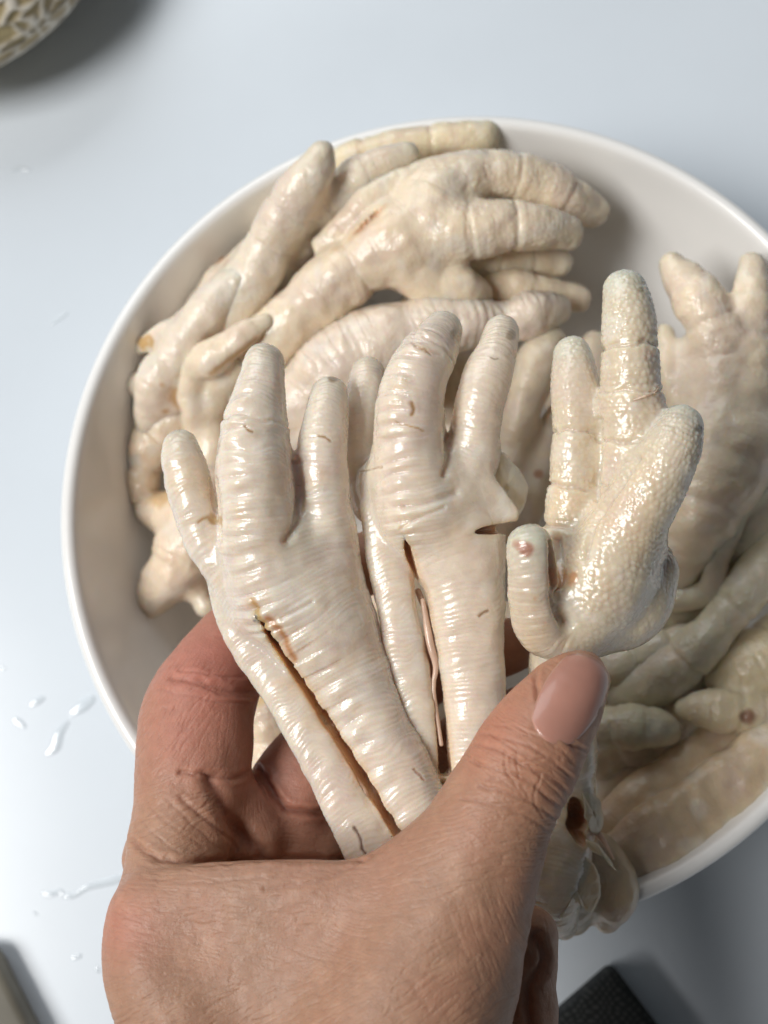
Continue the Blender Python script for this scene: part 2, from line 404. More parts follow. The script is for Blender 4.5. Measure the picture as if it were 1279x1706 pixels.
# ------------------------------------------------------------------ chicken feet
CREAM = np.array([.85, .715, .54]); PALE = np.array([.79, .69, .575]); YEL = np.array([.80, .68, .47]); GREY = np.array([.66, .60, .45])
def foot_colors(B, V, N, tip, base, seed, spots=(), tipcol=(.60, .56, .43), slits=(), tipw=.45):
    c = np.tile(base, (len(V), 1))
    def mixc(w_, col):
        nonlocal c
        w_ = np.clip(w_, 0, 1)[:, None]; c = c * (1 - w_) + np.array(col) * w_
    n1 = noise3(V, 9, seed); n2 = noise3(V, 4, seed + 2); n3 = noise3(V, 2, seed + 3)
    mixc(sstep(.1, .7, n1 + .35 * n3) * .32, (.68, .53, .48))
    mixc(sstep(.15, .8, n2 - .5 * n1) * .40, (.80, .75, .68))
    mixc(sstep(.35, .9, noise3(V, 7, seed + 9) + .3 * n3) * .30, (.76, .57, .36))
    mixc(tip * tipw, tipcol)
    f = B.base(V)
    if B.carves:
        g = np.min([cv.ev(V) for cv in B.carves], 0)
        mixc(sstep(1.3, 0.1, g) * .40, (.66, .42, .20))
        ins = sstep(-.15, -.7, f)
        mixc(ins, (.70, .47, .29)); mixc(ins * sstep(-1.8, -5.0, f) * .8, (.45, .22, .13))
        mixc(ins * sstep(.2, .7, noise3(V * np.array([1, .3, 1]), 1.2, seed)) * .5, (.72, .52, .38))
    x, y = pix(V)
    for sx, sy, sr, sc in spots:
        rr = np.hypot(x - sx, y - sy) / sr * (1 + .5 * n3 + .4 * n2); fr = sstep(-.1, .3, N[:, 2])
        mixc(sstep(1.0, .45, rr) * fr * .85, sc)
    return c
FEET = []
def foot(limbs, label, base=CREAM, seed=1, k=3.0, carves=(), h=.95, sub=1, spots=(), damp=1.0, tipw=.45, tipcol=(.60, .56, .43), dents=(), marks=(), group='boiled chicken feet heaped in the bowl'):
    B = Body(limbs, k, carves)
    V, Q, N = body_mesh(B, h, sub)
    H, tip = detail(B, V, seed)
    if carves:                   # no scales down inside the cut
        H = H * sstep(-1.2, -.1, B.base(V))
    x, y = pix(V)
    for pl, wd, dp in dents:
        H = H - dp * np.exp(-(poly_dist(x, y, pl) / wd) ** 2) * sstep(0, .3, N[:, 2])
    V2 = V + N * (H * damp * (DAMP if h < .6 else 1.25))[:, None]
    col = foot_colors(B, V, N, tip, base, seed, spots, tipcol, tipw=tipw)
    for pl, wd, cc in marks:
        dd = poly_dist(x + 1.2 * noise2(x / 6, y / 6, 8), y + 1.2 * noise2(x / 6, y / 6, 9), pl) / wd
        w_ = (np.exp(-dd ** 2) * sstep(0, .3, N[:, 2]))[:, None]; col = col * (1 - w_ * .9) + np.array(cc) * w_ * .9
        V2 = V2 - N * (.14 * w_ - .05 * np.exp(-(dd - 1.8) ** 2)[:, None] * sstep(0, .3, N[:, 2])[:, None])
    W = cam2world(V2); org = np.array([*W.mean(0)[:2], W[:, 2].min()])
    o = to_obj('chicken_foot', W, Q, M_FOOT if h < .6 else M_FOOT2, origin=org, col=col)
    tag(o, label, 'chicken foot', group); FEET.append((o, B)); return o, B
def poly_dist(x, y, pl):
    pl = catmull([(a, b, 0) for a, b in pl], 6)[:, :2]; P = np.stack([x, y], 1); out = np.full(len(x), 1e9)
    lo = pl.min(0) - 60; hi = pl.max(0) + 60; m = ((P > lo) & (P < hi)).all(1)
    Pm = P[m]; b = np.full(len(Pm), 1e9)
    for i in range(len(pl) - 1):
        c = pl[i]; e = pl[i + 1] - c; t = np.clip((Pm - c) @ e / (e @ e + 1e-9), 0, 1)
        b = np.minimum(b, np.hypot(*(Pm - c - t[:, None] * e).T))
    out[m] = b; return out
Lb = Limb
def cut(pts, deep=4.0):          # a slit: narrow across, stretched along the line of sight
    return Limb(pts, flat=deep, kind='smooth', lump=.22, seed=5, lf=2.6)

def held_feet():
    # left held foot, back side up, skin slit open along the shank
    foot([Lb([(301, 746, 113, 29), (307, 776, 113, 36), (320, 830, 112, 37), (342, 900, 110, 35), (380, 960, 108, 36), (425, 1015, 106, 45)], seed=1, pitch=2.9),
          Lb([(440, 606, 117, 33), (436, 636, 118, 38), (427, 695, 118, 50), (424, 765, 117, 63), (430, 850, 115, 68), (442, 925, 111, 74), (470, 990, 107, 82)], seed=2, pitch=3.1, kn=1, joints=(.27,)),
          Lb([(549, 658, 112, 32), (544, 690, 113, 37), (537, 760, 113, 42), (543, 845, 111, 42), (550, 920, 108, 50), (540, 980, 106, 60)], seed=3, pitch=2.3),
          Lb([(470, 930, 108, 92), (500, 990, 106, 104), (545, 1060, 104, 88), (585, 1140, 102, 72), (622, 1215, 101, 66), (660, 1290, 100, 64), (700, 1370, 98, 62), (735, 1440, 96, 56)], seed=4, pitch=4.6, amp=1.1, flat=.86, kn=.8),
          Lb([(372, 960, 107, 30), (400, 1035, 106, 38), (445, 1110, 105, 38), (492, 1185, 104, 37), (537, 1265, 103, 38), (575, 1340, 102, 40), (620, 1420, 100, 44)], seed=5, pitch=5.0, amp=.9, flat=.42, kind='strip', k=1.2)],
         'pale chicken foot on the left of the hand, back up, slit along its shank', PALE, 11, 2.6,
         [cut([(423, 998, 112, 3), (446, 1048, 111, 5), (484, 1112, 109, 7), (530, 1185, 108, 8.5), (575, 1255, 107, 9.5), (618, 1325, 106, 10), (664, 1398, 105, 10)], 7)],
         h=.55, sub=1, group='boiled chicken feet held in the hand',
         dents=[([(495, 770), (500, 820), (495, 870), (478, 900)], 7, .8), ([(362, 900), (360, 850), (356, 800)], 6, .6), ([(470, 1030), (500, 1015), (520, 1003)], 3, .3)],
         marks=[([(408, 711), (414, 717), (421, 721)], 2, (.40,.22,.07)), ([(530, 727), (541, 729), (549, 735)], 1.8, (.40,.22,.07)), ([(423, 1000), (440, 1040), (462, 1082), (492, 1128), (525, 1175)], 5, (.60,.38,.15)), ([(447, 1030), (470, 1055), (490, 1098)], 6, (.55,.27,.11)), ([(330, 870), (345, 862), (356, 872)], 3, (.55,.36,.18)), ([(590, 1378), (600, 1396), (602, 1412), (610, 1425)], 2.5, (.16,.07,.04)), ([(688,1282),(700,1292),(706,1300)], 2, (.5,.3,.2))],
         spots=[(355, 865, 9, (.5, .33, .15)), (553, 628, 12, (.33, .24, .16))])
    # middle held foot
    foot([Lb([(613, 622, 104, 27), (609, 658, 105, 31), (602, 720, 104, 31), (602, 780, 103, 31), (620, 840, 102, 36)], seed=1, pitch=2.6, amp=.7),
          Lb([(737, 552, 112, 33), (722, 578, 114, 41), (702, 610, 115, 49), (685, 665, 115, 56), (682, 730, 113, 60), (690, 790, 111, 66), (700, 850, 109, 74)], seed=2, pitch=2.9, kn=1, joints=(.16,)),
          Lb([(835, 553, 108, 29), (826, 590, 110, 36), (808, 640, 111, 41), (795, 695, 110, 42), (788, 750, 108, 44), (770, 815, 106, 50)], seed=3, pitch=2.4),
          Lb([(690, 800, 108, 80), (725, 850, 107, 92), (758, 910, 106, 82), (774, 980, 105, 66), (782, 1060, 103, 58), (789, 1140, 101, 54), (792, 1220, 99, 52), (785, 1320, 95, 50)], seed=4, pitch=6.8, amp=.9, flat=.7),
          Lb([(770, 790, 109, 34), (806, 830, 109, 34), (832, 858, 108, 30)], seed=8, pitch=3, amp=.5, flat=.35, kind='strip', k=2),
          Lb([(628, 800, 107, 34), (636, 870, 107, 35), (650, 950, 106, 35), (664, 1030, 105, 34), (680, 1110, 103, 33), (698, 1190, 101, 32), (714, 1280, 98, 30)], seed=5, pitch=4.6, amp=1.0, flat=.5, kind='strip', k=1.2)],
         'pale chicken foot in the middle of the hand with torn skin and a dark slit', PALE * np.array([1, .985, .97]), 23, 2.6,
         [cut([(669, 862, 112, 2), (680, 920, 110, 5), (701, 985, 109, 7), (716, 1060, 107, 8.5), (727, 1140, 106, 9), (736, 1210, 104, 10), (742, 1290, 102, 12)], 7),
          Limb([(778, 888, 110, 2), (805, 884, 110, 7), (836, 881, 109, 11), (875, 879, 107, 12)], flat=6, kind='smooth', seed=3, lump=.3)],
         h=.55, sub=1, group='boiled chicken feet held in the hand',
         dents=[([(745, 700), (748, 760), (742, 790)], 6, .8), ([(672, 845), (710, 838), (760, 820)], 6, .5), ([(668, 880), (700, 862), (740, 845)], 3, .35), ([(700, 520), (690, 575), (735, 590)], 3, .25)],
         marks=[([(685, 672), (689, 681), (686, 691)], 3.4, (.40,.22,.07)), ([(660, 702), (670, 708), (690, 712), (704, 717)], 1.8, (.55,.36,.18)), ([(692, 577), (706, 582), (718, 591)], 1.8, (.5,.34,.2)), ([(798, 1026), (806, 1021), (813, 1018)], 2.6, (.34,.2,.1)), ([(818, 596), (824, 600), (830, 597)], 1.3, (.35,.28,.2)), ([(638, 560+218), (600, 786)], 1.5, (.5,.35,.2))],
         spots=[(762, 560, 16, (.47, .36, .24)), (850, 560, 10, (.45, .35, .25))])
    # right held foot, sole up
    foot([Lb([(953, 592, 112, 31), (957, 640, 113, 37), (958, 720, 113, 38), (954, 800, 112, 39), (948, 870, 110, 42), (950, 950, 108, 50)], seed=1, kind='pap', amp=.8, joints=(.38, .62, .80), lump=.05),
          Lb([(1040, 486, 120, 36), (1047, 530, 120, 44), (1049, 600, 120, 46), (1052, 665, 118, 52), (1050, 740, 116, 53), (1038, 815, 113, 48), (1012, 900, 110, 52)], seed=2, kind='pap', joints=(.24, .40, .60, .78), amp=1.0),
          Lb([(1136, 710, 122, 36), (1122, 745, 123, 46), (1095, 795, 121, 54), (1062, 850, 118, 60), (1028, 905, 115, 66), (995, 965, 112, 74), (960, 1030, 108, 66)], seed=3, kind='pap', amp=1.0, lump=.02),
          Lb([(883, 910, 124, 36), (887, 950, 122, 42), (891, 1000, 118, 44), (904, 1045, 113, 45), (944, 1060, 109, 46)], seed=4, kind='dorsal', pitch=2.4, amp=.8),
          Lb([(925, 1030, 108, 58), (985, 1025, 107, 66), (1045, 1005, 106, 62), (1075, 950, 105, 50)], seed=6, kind='pap', amp=.6, flat=.8),
          Lb([(955, 1010, 109, 66), (1010, 975, 110, 70), (1055, 905, 112, 58)], seed=9, kind='pap', amp=.8),
          Lb([(985, 1040, 106, 44), (1045, 1035, 105, 42), (1085, 1000, 104, 36), (1096, 950, 104, 30)], seed=10, kind='pap', amp=.5, flat=.8),
          Lb([(945, 1040, 104, 54), (935, 1130, 94, 52), (945, 1220, 86, 46), (948, 1310, 80, 44), (938, 1375, 77, 52), (920, 1440, 74, 62), (920, 1500, 70, 50), (940, 1545, 66, 22)], seed=7, pitch=5, amp=.8)],
         'pale chicken foot at the thumb tip, bumpy sole up, toes spread', PALE * np.array([.90, .875, .79]), 37, 2.6,
         [Limb([(958, 1338, 88, 8), (966, 1362, 86, 18), (962, 1388, 84, 14), (975, 1408, 82, 6)], flat=3.4, kind='smooth', seed=2, lump=.5, lf=1.5)],
         h=.55, sub=1, group='boiled chicken feet held in the hand', tipw=.8, tipcol=(.64, .64, .53),
         dents=[([(925, 900), (928, 960), (930, 1010), (945, 1040)], 9, 1.4), ([(998, 700), (996, 780), (992, 830)], 5, .8), ([(1062, 762), (1028, 815), (990, 870), (975, 930)], 6, .7)],
         spots=[(877, 914, 17, (.42, .19, .13)), (1168, 715, 9, (.25, .2, .15)), (1068, 483, 7, (.35, .3, .2)), (928, 960, 20, (.60, .33, .16))])
held_feet()
print('held', time.time() - T0)

def bowl_feet():
    global LUMP
    LUMP = 2.6; f = foot
    f([Lb([(985, 352, 56, 26), (932, 325, 62, 37), (870, 297, 67, 41), (800, 290, 70, 42), (735, 320, 70, 58)], seed=1, kind='pap', amp=1, joints=(.24, .55)),
       Lb([(944, 388, 66, 26), (893, 378, 70, 37), (830, 378, 72, 41), (765, 388, 72, 50), (710, 380, 70, 60)], seed=2, kind='pap', amp=1, joints=(.40, .7)),
       Lb([(930, 438, 52, 24), (855, 436, 55, 28), (780, 430, 58, 36), (720, 410, 60, 40)], seed=3, kind='pap', amp=.7),
       Lb([(795, 488, 62, 22), (772, 474, 67, 30), (725, 472, 66, 36), (690, 440, 66, 50)], seed=4, amp=.6),
       Lb([(735, 330, 68, 66), (700, 385, 68, 78), (635, 420, 68, 60), (560, 470, 65, 53), (492, 530, 62, 50), (436, 585, 57, 48), (390, 640, 52, 44)], seed=5, pitch=3.6, amp=.9),
       Lb([(700, 295, 72, 30), (640, 318, 72, 30), (590, 362, 70, 26), (540, 410, 67, 20)], seed=6, amp=.6, flat=.6, k=1.2)],
      'large cream chicken foot at the top of the heap pointing right', CREAM * .98, 41,
      carves=[cut([(642, 342, 76, 2), (600, 378, 76, 5), (556, 412, 74, 3)], 3)], damp=1.25)
    f([Lb([(534, 258, 80, 22), (520, 290, 78, 31), (484, 345, 73, 40), (455, 395, 68, 42), (425, 455, 63, 46), (385, 520, 57, 50), (345, 590, 50, 46)], seed=1, kind='pap', amp=.7, joints=(.25, .42)),
       Lb([(676, 258, 72, 22), (625, 282, 71, 32), (565, 322, 68, 38), (505, 378, 63, 42), (455, 440, 56, 48)], seed=2, kind='pap', amp=.7),
       Lb([(430, 440, 56, 42), (390, 490, 52, 52), (345, 545, 46, 50), (300, 600, 40, 40)], seed=7, pitch=3.4, amp=.8),
       Lb([(365, 430, 50, 10), (360, 440, 48, 14), (400, 470, 46, 30)], seed=3)],
      'cream chicken foot at the upper left with one toe over the rim', YEL * np.array([1.02, 1.04, 1.2]), 43, spots=[(362, 430, 14, (.66, .36, .2))])
    f([Lb([(805, 228, 60, 26), (735, 236, 60, 28), (650, 248, 60, 30), (580, 275, 58, 36), (520, 330, 54, 42), (480, 400, 50, 44)], seed=1, kind='pap', amp=.8)],
      'yellowish chicken toe lying against the far inner wall of the bowl', YEL * 1.03, 44)
    f([Lb([(925, 517, 58, 24), (885, 524, 61, 38), (845, 532, 60, 32), (765, 540, 62, 46), (680, 556, 62, 58), (595, 588, 60, 64), (530, 640, 57, 60), (480, 700, 52, 48), (470, 790, 45, 44)], seed=2, pitch=2.3, amp=1.5, k=2),
       Lb([(700, 640, 56, 40), (620, 650, 56, 56), (540, 700, 52, 56)], seed=3, amp=.6)],
      'pinkish arched chicken foot with a scalloped edge behind the held feet', PALE * np.array([1, .975, .96]), 45, damp=1.3)
    f([Lb([(962, 497, 50, 22), (900, 484, 54, 27), (835, 478, 56, 28), (770, 500, 52, 34), (700, 520, 48, 40)], seed=4, kind='pap', amp=.8, joints=(.3,))],
      'small cream chicken toe above the arched foot, pointing right', CREAM, 46)
    f([Lb([(400, 470, 64, 30), (345, 520, 62, 36), (300, 585, 58, 38), (264, 640, 54, 40), (250, 690, 48, 26), (244, 722, 44, 15)], seed=2, amp=.9, pitch=3.4),
       Lb([(330, 520, 62, 14), (285, 548, 60, 18), (245, 572, 56, 16), (232, 582, 54, 9)], seed=3, amp=.5, flat=.6, k=1.5),
       Lb([(320, 610, 54, 34), (290, 660, 50, 32), (230, 640, 50, 22)], seed=1, amp=.5, k=2)],
      'cream shank end of a chicken foot at the left edge of the heap', YEL * np.array([1.04, 1.06, 1.25]), 47, spots=[(243, 573, 16, (.55, .33, .1)), (255, 600, 18, (.74, .68, .56)), (300, 660, 26, (.6, .36, .16))])
    f([Lb([(440, 535, 68, 16), (395, 566, 67, 24), (345, 600, 64, 28), (318, 612, 60, 16)], seed=5, flat=.6, amp=.6, k=1.5),
       Lb([(425, 590, 58, 26), (378, 622, 57, 32), (350, 675, 52, 32), (350, 735, 48, 30), (355, 800, 44, 34)], seed=6, amp=1, pitch=2.8),
       Lb([(325, 620, 60, 20), (318, 660, 56, 24), (330, 710, 50, 26)], seed=9, amp=.6, k=1.5)],
      'pale shank of a chicken foot with loose skin, left of the tallest held toe', CREAM, 48, marks=[([(428, 566), (392, 592), (352, 622)], 5, (.50, .30, .12))])
    f([Lb([(300, 690, 44, 40), (255, 735, 42, 36), (236, 790, 40, 28), (250, 840, 38, 30), (290, 860, 40, 44)], seed=1, kind='pap', amp=.9),
       Lb([(242, 1016, 34, 18), (262, 985, 38, 34), (298, 940, 42, 46), (322, 880, 44, 52), (345, 800, 44, 50)], seed=2, kind='pap', amp=.7, joints=(.5,)),
       Lb([(345, 1010, 38, 22), (320, 960, 38, 26), (330, 900, 38, 30)], seed=3, amp=.6)],
      'tan chicken foot at the left edge of the heap, toe pointing down left', CREAM * np.array([.98, .95, .95]), 49, damp=1.3, spots=[(270, 830, 20, (.68, .46, .24)), (215, 770, 14, (.72, .68, .6))])
    f([Lb([(912, 570, 56, 30), (890, 620, 56, 34), (868, 690, 54, 33), (850, 760, 50, 36), (840, 840, 46, 40)], seed=1, amp=.6),
       Lb([(990, 580, 52, 28), (985, 650, 50, 34), (930, 720, 48, 36), (890, 790, 46, 40), (850, 860, 44, 46)], seed=2, amp=.6)],
      'shaded chicken foot in the gap between the middle and right held feet', CREAM * .95, 50, spots=[(896, 790, 14, (.45, .22, .12))])
    f([Lb([(1118, 443, 66, 20), (1146, 477, 67, 33), (1178, 525, 67, 44), (1200, 590, 65, 50), (1205, 660, 63, 60)], seed=1, kind='pap', amp=.8),
       Lb([(1252, 443, 66, 24), (1250, 490, 67, 31), (1247, 550, 66, 36), (1238, 620, 64, 48), (1215, 690, 62, 70)], seed=2, kind='pap', amp=.8),
       Lb([(1108, 555, 58, 17), (1112, 590, 60, 24), (1130, 650, 60, 32), (1165, 700, 60, 50)], seed=3, amp=.6),
       Lb([(1135, 955, 50, 26), (1150, 900, 56, 48), (1180, 820, 60, 70), (1210, 740, 62, 88)], seed=4, amp=.7, pitch=3.4),
       Lb([(1150, 600, 60, 20), (1150, 580, 61, 22), (1170, 640, 62, 40)], seed=5, kind='pap', amp=.6)],
      'pale chicken foot at the right of the bowl, two toes spread up the wall', CREAM * np.array([1.0, 1.0, 1.0]), 51, damp=1.1)
    f([Lb([(1300, 770, 58, 30), (1255, 800, 60, 34), (1215, 860, 60, 30), (1195, 930, 56, 24), (1178, 985, 52, 22), (1120, 1000, 48, 24)], seed=1, amp=.6, flat=.7),
       Lb([(1330, 830, 54, 40), (1270, 850, 52, 46), (1230, 900, 50, 40)], seed=2, amp=.6)],
      'folded grey-cream chicken foot at the right edge under the spread one', GREY, 52)
    f([Lb([(1045, 1150, 42, 34), (1120, 1118, 48, 42), (1185, 1055, 52, 38), (1250, 975, 54, 38), (1320, 890, 54, 42)], seed=1, kind='pap', amp=.9, joints=(.3, .6))],
      'long greenish grey chicken toe slanting across the right of the bowl', GREY * .98, 53, tipw=.2)
    f([Lb([(1160, 1058, 46, 22), (1100, 1082, 46, 29), (1030, 1108, 44, 32), (960, 1130, 40, 34)], seed=1, kind='pap', amp=.8)],
      'short grey chicken toe right of the thumb, above the slanting one', GREY, 54)
    f([Lb([(1330, 900, 46, 40), (1250, 905, 44, 36), (1180, 960, 42, 40), (1130, 1020, 40, 38)], seed=1, kind='pap', amp=.8)],
      'grey chicken toe at the right edge above the slanting toe', GREY * .97, 55)
    f([Lb([(1108, 1216, 50, 26), (1075, 1212, 51, 32), (1020, 1210, 49, 34), (950, 1210, 44, 36)], seed=1, kind='pap', amp=.9)],
      'stubby greenish chicken toe just right of the thumb joint', GREY * np.array([.98, 1.0, .95]), 56)
    f([Lb([(1148, 1180, 50, 22), (1180, 1180, 52, 32), (1230, 1188, 52, 33), (1300, 1205, 50, 38)], seed=1, kind='pap', amp=.9),
       Lb([(1200, 1135, 46, 28), (1250, 1110, 48, 50), (1310, 1080, 46, 60)], seed=2, kind='pap', amp=.7)],
      'cream chicken foot at the right edge with a brown spot on one toe', GREY * np.array([1.08, 1.0, .9]), 57, spots=[(1248, 1193, 14, (.24, .10, .06))])
    f([Lb([(1345, 1238, 52, 62), (1255, 1296, 54, 66), (1160, 1358, 55, 66), (1068, 1418, 56, 60), (1000, 1455, 56, 50)], seed=1, amp=.7, pitch=5, flat=.6),
       Lb([(1345, 1190, 42, 60), (1210, 1262, 44, 66), (1090, 1340, 46, 60), (1000, 1410, 46, 50)], seed=2, amp=.5, pitch=5, flat=.6)],
      'broad brownish chicken shank lying along the lower right rim', CREAM * np.array([.80, .74, .66]), 58, damp=1.3)
    f([Lb([(900, 1410, 66, 66), (935, 1475, 64, 60), (950, 1520, 60, 40)], seed=1, amp=.4, kind='smooth'),
       Lb([(1000, 1420, 66, 30), (1020, 1480, 64, 42), (1010, 1530, 62, 24)], seed=2, amp=.4, kind='smooth'),
       Lb([(905, 1550, 62, 14), (930, 1545, 62, 16), (960, 1520, 62, 20)], seed=3, kind='smooth')],
      'olive brown chunk of chicken foot at the lower rim beside the palm', CREAM * np.array([.74, .70, .62]), 59, k=2)
    f([Lb([(425, 1140, 50, 36), (450, 1180, 52, 44), (455, 1240, 50, 46), (440, 1310, 46, 44)], seed=1, kind='pap', amp=.8),
       Lb([(410, 1260, 40, 26), (450, 1225, 46, 28), (500, 1200, 44, 30)], seed=2, kind='smooth')],
      'yellowish chicken foot glimpsed between index finger and held shank', CREAM, 60, spots=[(432, 1165, 18, (.70, .50, .22)), (470, 1200, 12, (.62, .45, .3))])
    gen = [((700, 900), -60), ((1000, 820), 40), ((880, 1050), 160), ((1050, 1280), 100), ((560, 780), 10), ((1150, 1180), -30), ((760, 690), 80), ((620, 1080), 200)]
    for i, ((x, y), a) in enumerate(gen):
        a = math.radians(a); R = lambda u, v, z, r: (x + u * math.cos(a) - v * math.sin(a), y + u * math.sin(a) + v * math.cos(a), z, r)
        zz = 30 + 4 * (i % 3)
        f([Lb([R(-150, -70, zz - 4, 24), R(-80, -50, zz, 36), R(0, 0, zz, 52)], seed=1, kind='pap'), Lb([R(-170, 10, zz - 4, 26), R(-90, 5, zz, 38), R(0, 0, zz, 52)], seed=2, kind='pap'),
           Lb([R(-130, 90, zz - 4, 24), R(-70, 55, zz, 34), R(0, 0, zz, 50), R(90, 10, zz, 42), R(170, 0, zz - 4, 40)], seed=3)],
          ['cream chicken foot deep in the heap under the held feet'][0], CREAM * .93, 70 + i, h=1.4, sub=0, group='chicken feet buried under the others')
bowl_feet()
print('bowl', time.time() - T0)

# ------------------------------------------------------------------ hand
def build_hand():
    global LUMP
    LUMP = 1.0
    K = dict(kind='smooth', lump=.0)
    fingers = [
        # thumb and ball of the thumb
        Lb([(972, 1122, 122, 38), (958, 1140, 123, 55), (927, 1182, 124, 74), (880, 1256, 125, 90), (822, 1362, 124, 98), (770, 1470, 121, 122), (715, 1590, 118, 155), (660, 1750, 118, 185), (645, 1960, 121, 210), (610, 2220, 126, 225), (560, 2550, 134, 235), (500, 2900, 142, 245)], **K),
        # index: knuckle, first bone, bend, then behind the feet
        Lb([(500, 2150, 118, 160), (385, 1880, 116, 135), (300, 1680, 114, 104), (256, 1572, 113, 84), (280, 1470, 108, 78), (306, 1370, 103, 86), (322, 1270, 99, 96), (330, 1190, 95, 94), (356, 1130, 91, 82), (395, 1075, 87, 72), (450, 1020, 84, 64), (540, 970, 82, 58), (620, 935, 81, 52)], **K),
        # web between thumb and index
        Lb([(262, 1520, 116, 62), (360, 1502, 119, 66), (480, 1502, 121, 68), (600, 1505, 122, 76), (720, 1480, 122, 96)], flat=.62, k=5, **K),
        Lb([(330, 1620, 112, 120), (480, 1650, 114, 150), (640, 1660, 115, 160)], flat=.7, **K),
        # palm-side folds seen behind the web
        Lb([(270, 1430, 96, 66), (350, 1400, 94, 66), (430, 1390, 90, 66), (520, 1410, 84, 70)], k=3, **K),
        Lb([(330, 1300, 97, 55), (380, 1330, 97, 52), (430, 1390, 95, 48)], k=2.5, **K),
        # heel of the hand on the little-finger side
        Lb([(880, 1560, 100, 50), (872, 1640, 100, 52), (866, 1720, 102, 60), (760, 1920, 108, 100)], k=3, **K),
        Lb([(560, 1600, 96, 130), (630, 1800, 100, 160), (640, 2050, 108, 190), (620, 2300, 112, 200)], **K),
        # middle and ring finger curled behind the feet
        Lb([(430, 1560, 90, 90), (455, 1450, 85, 84), (478, 1360, 85, 80), (512, 1290, 84, 80), (590, 1225, 81, 68), (690, 1130, 78, 58), (790, 1090, 79, 54), (850, 1075, 80, 46)], k=2, **K),
        Lb([(560, 1560, 86, 90), (620, 1430, 76, 78), (700, 1320, 72, 70), (790, 1240, 72, 62), (870, 1200, 74, 56)], k=2, **K),
        Lb([(720, 1600, 90, 90), (780, 1480, 78, 74), (840, 1400, 74, 64), (880, 1330, 74, 54)], k=2, **K)]
    B = Body(fingers, 6.0)
    V, Q, N = body_mesh(B, .8, 1)
    qc = V[Q].mean(1); qx, qy = pix(qc); keep = (N[Q].mean(1)[:, 2] > -.05) & (qy < 1760) & (qc[:, 2] > -285)
    V, Q, ng, Qn = refine(V, Q, keep); N = vnormals(V, np.vstack([Q, Qn]))
    f = B(V); V = V - N * np.clip(f, -.3, .3)[:, None]; N = vnormals(V, np.vstack([Q, Qn])); print('hand verts', len(V))
    x, y = pix(V); fr = sstep(.0, .35, N[:, 2])
    H = .25 * noise3(V, 7, 3) + .12 * noise3(V, 3.2, 4)
    creases = [  # polyline, width px, depth mm
        ([(792, 1240), (835, 1252), (880, 1278), (925, 1300), (950, 1330)], 3.4, .34), ([(785, 1268), (830, 1282), (880, 1300), (915, 1330), (940, 1350)], 3.4, .30), ([(800, 1222), (850, 1232), (905, 1256), (958, 1300)], 3, .24),
        ([(800, 1310), (850, 1322), (900, 1345), (935, 1372)], 3.2, .30), ([(770, 1330), (820, 1340), (880, 1362), (925, 1395)], 3, .2), ([(806, 1205), (860, 1212), (920, 1240), (955, 1268)], 2.6, .16),
        ([(838, 1252), (846, 1290), (870, 1325)], 2.2, .16), ([(862, 1262), (864, 1300)], 2, .16), ([(820, 1275), (870, 1270), (910, 1262)], 2.2, .16), ([(812, 1300), (850, 1290), (885, 1312)], 2.2, .15), ([(900, 1290), (890, 1330), (905, 1360)], 2.2, .16),
        ([(890, 1112), (893, 1150), (912, 1195), (950, 1238), (975, 1252)], 4, .45),
        ([(288, 1131), (335, 1137), (385, 1152), (430, 1150)], 6, .5), ([(300, 1118), (350, 1124), (405, 1128)], 3, .22), ([(262, 1148), (320, 1160), (370, 1172), (425, 1172)], 2.6, .15), ([(330, 1142), (380, 1160), (420, 1162)], 3, .2),
        ([(300, 1287), (345, 1290), (386, 1296), (432, 1278)], 4, .45), ([(222, 1402), (255, 1426), (320, 1436), (420, 1432), (600, 1430)], 5, .6),
        ([(350, 1300), (366, 1330), (392, 1378), (432, 1422)], 11, 1.2), ([(432, 1282), (470, 1340), (520, 1352), (560, 1350)], 5, 1.1), ([(300, 1330), (350, 1370), (392, 1410)], 4, .35),
        ([(235, 1395), (280, 1372), (330, 1340)], 2.6, .10), ([(245, 1410), (300, 1392), (350, 1362)], 2.6, .10), ([(228, 1378), (262, 1345), (310, 1318)], 2.6, .10), ([(250, 1345), (290, 1380), (340, 1412)], 2.6, .10),
        ([(275, 1330), (315, 1368), (372, 1420)], 2.6, .10), ([(232, 1365), (262, 1395), (300, 1420)], 2.4, .10), ([(262, 1360), (320, 1350), (360, 1330)], 2.4, .10),
        ([(440, 1480), (520, 1470), (593, 1440), (640, 1410)], 4, .25), ([(235, 1462), (330, 1470), (440, 1462)], 3, .14), ([(232, 1442), (320, 1448), (470, 1446)], 3, .14),
        ([(890, 1560), (905, 1600), (880, 1650), (885, 1706)], 7, 1.1)]
    for pl, wd, dp in creases:
        d = poly_dist(x + 2.2 * noise2(x / 14, y / 14, 5), y + 2.2 * noise2(x / 14, y / 14, 6), pl)
        dp = dp * (.7 if dp < .45 else .85)
        H = H - fr * (dp * np.exp(-(d / wd) ** 2) - .35 * dp * np.exp(-((d - wd * 2.4) / (wd * 1.3)) ** 2))
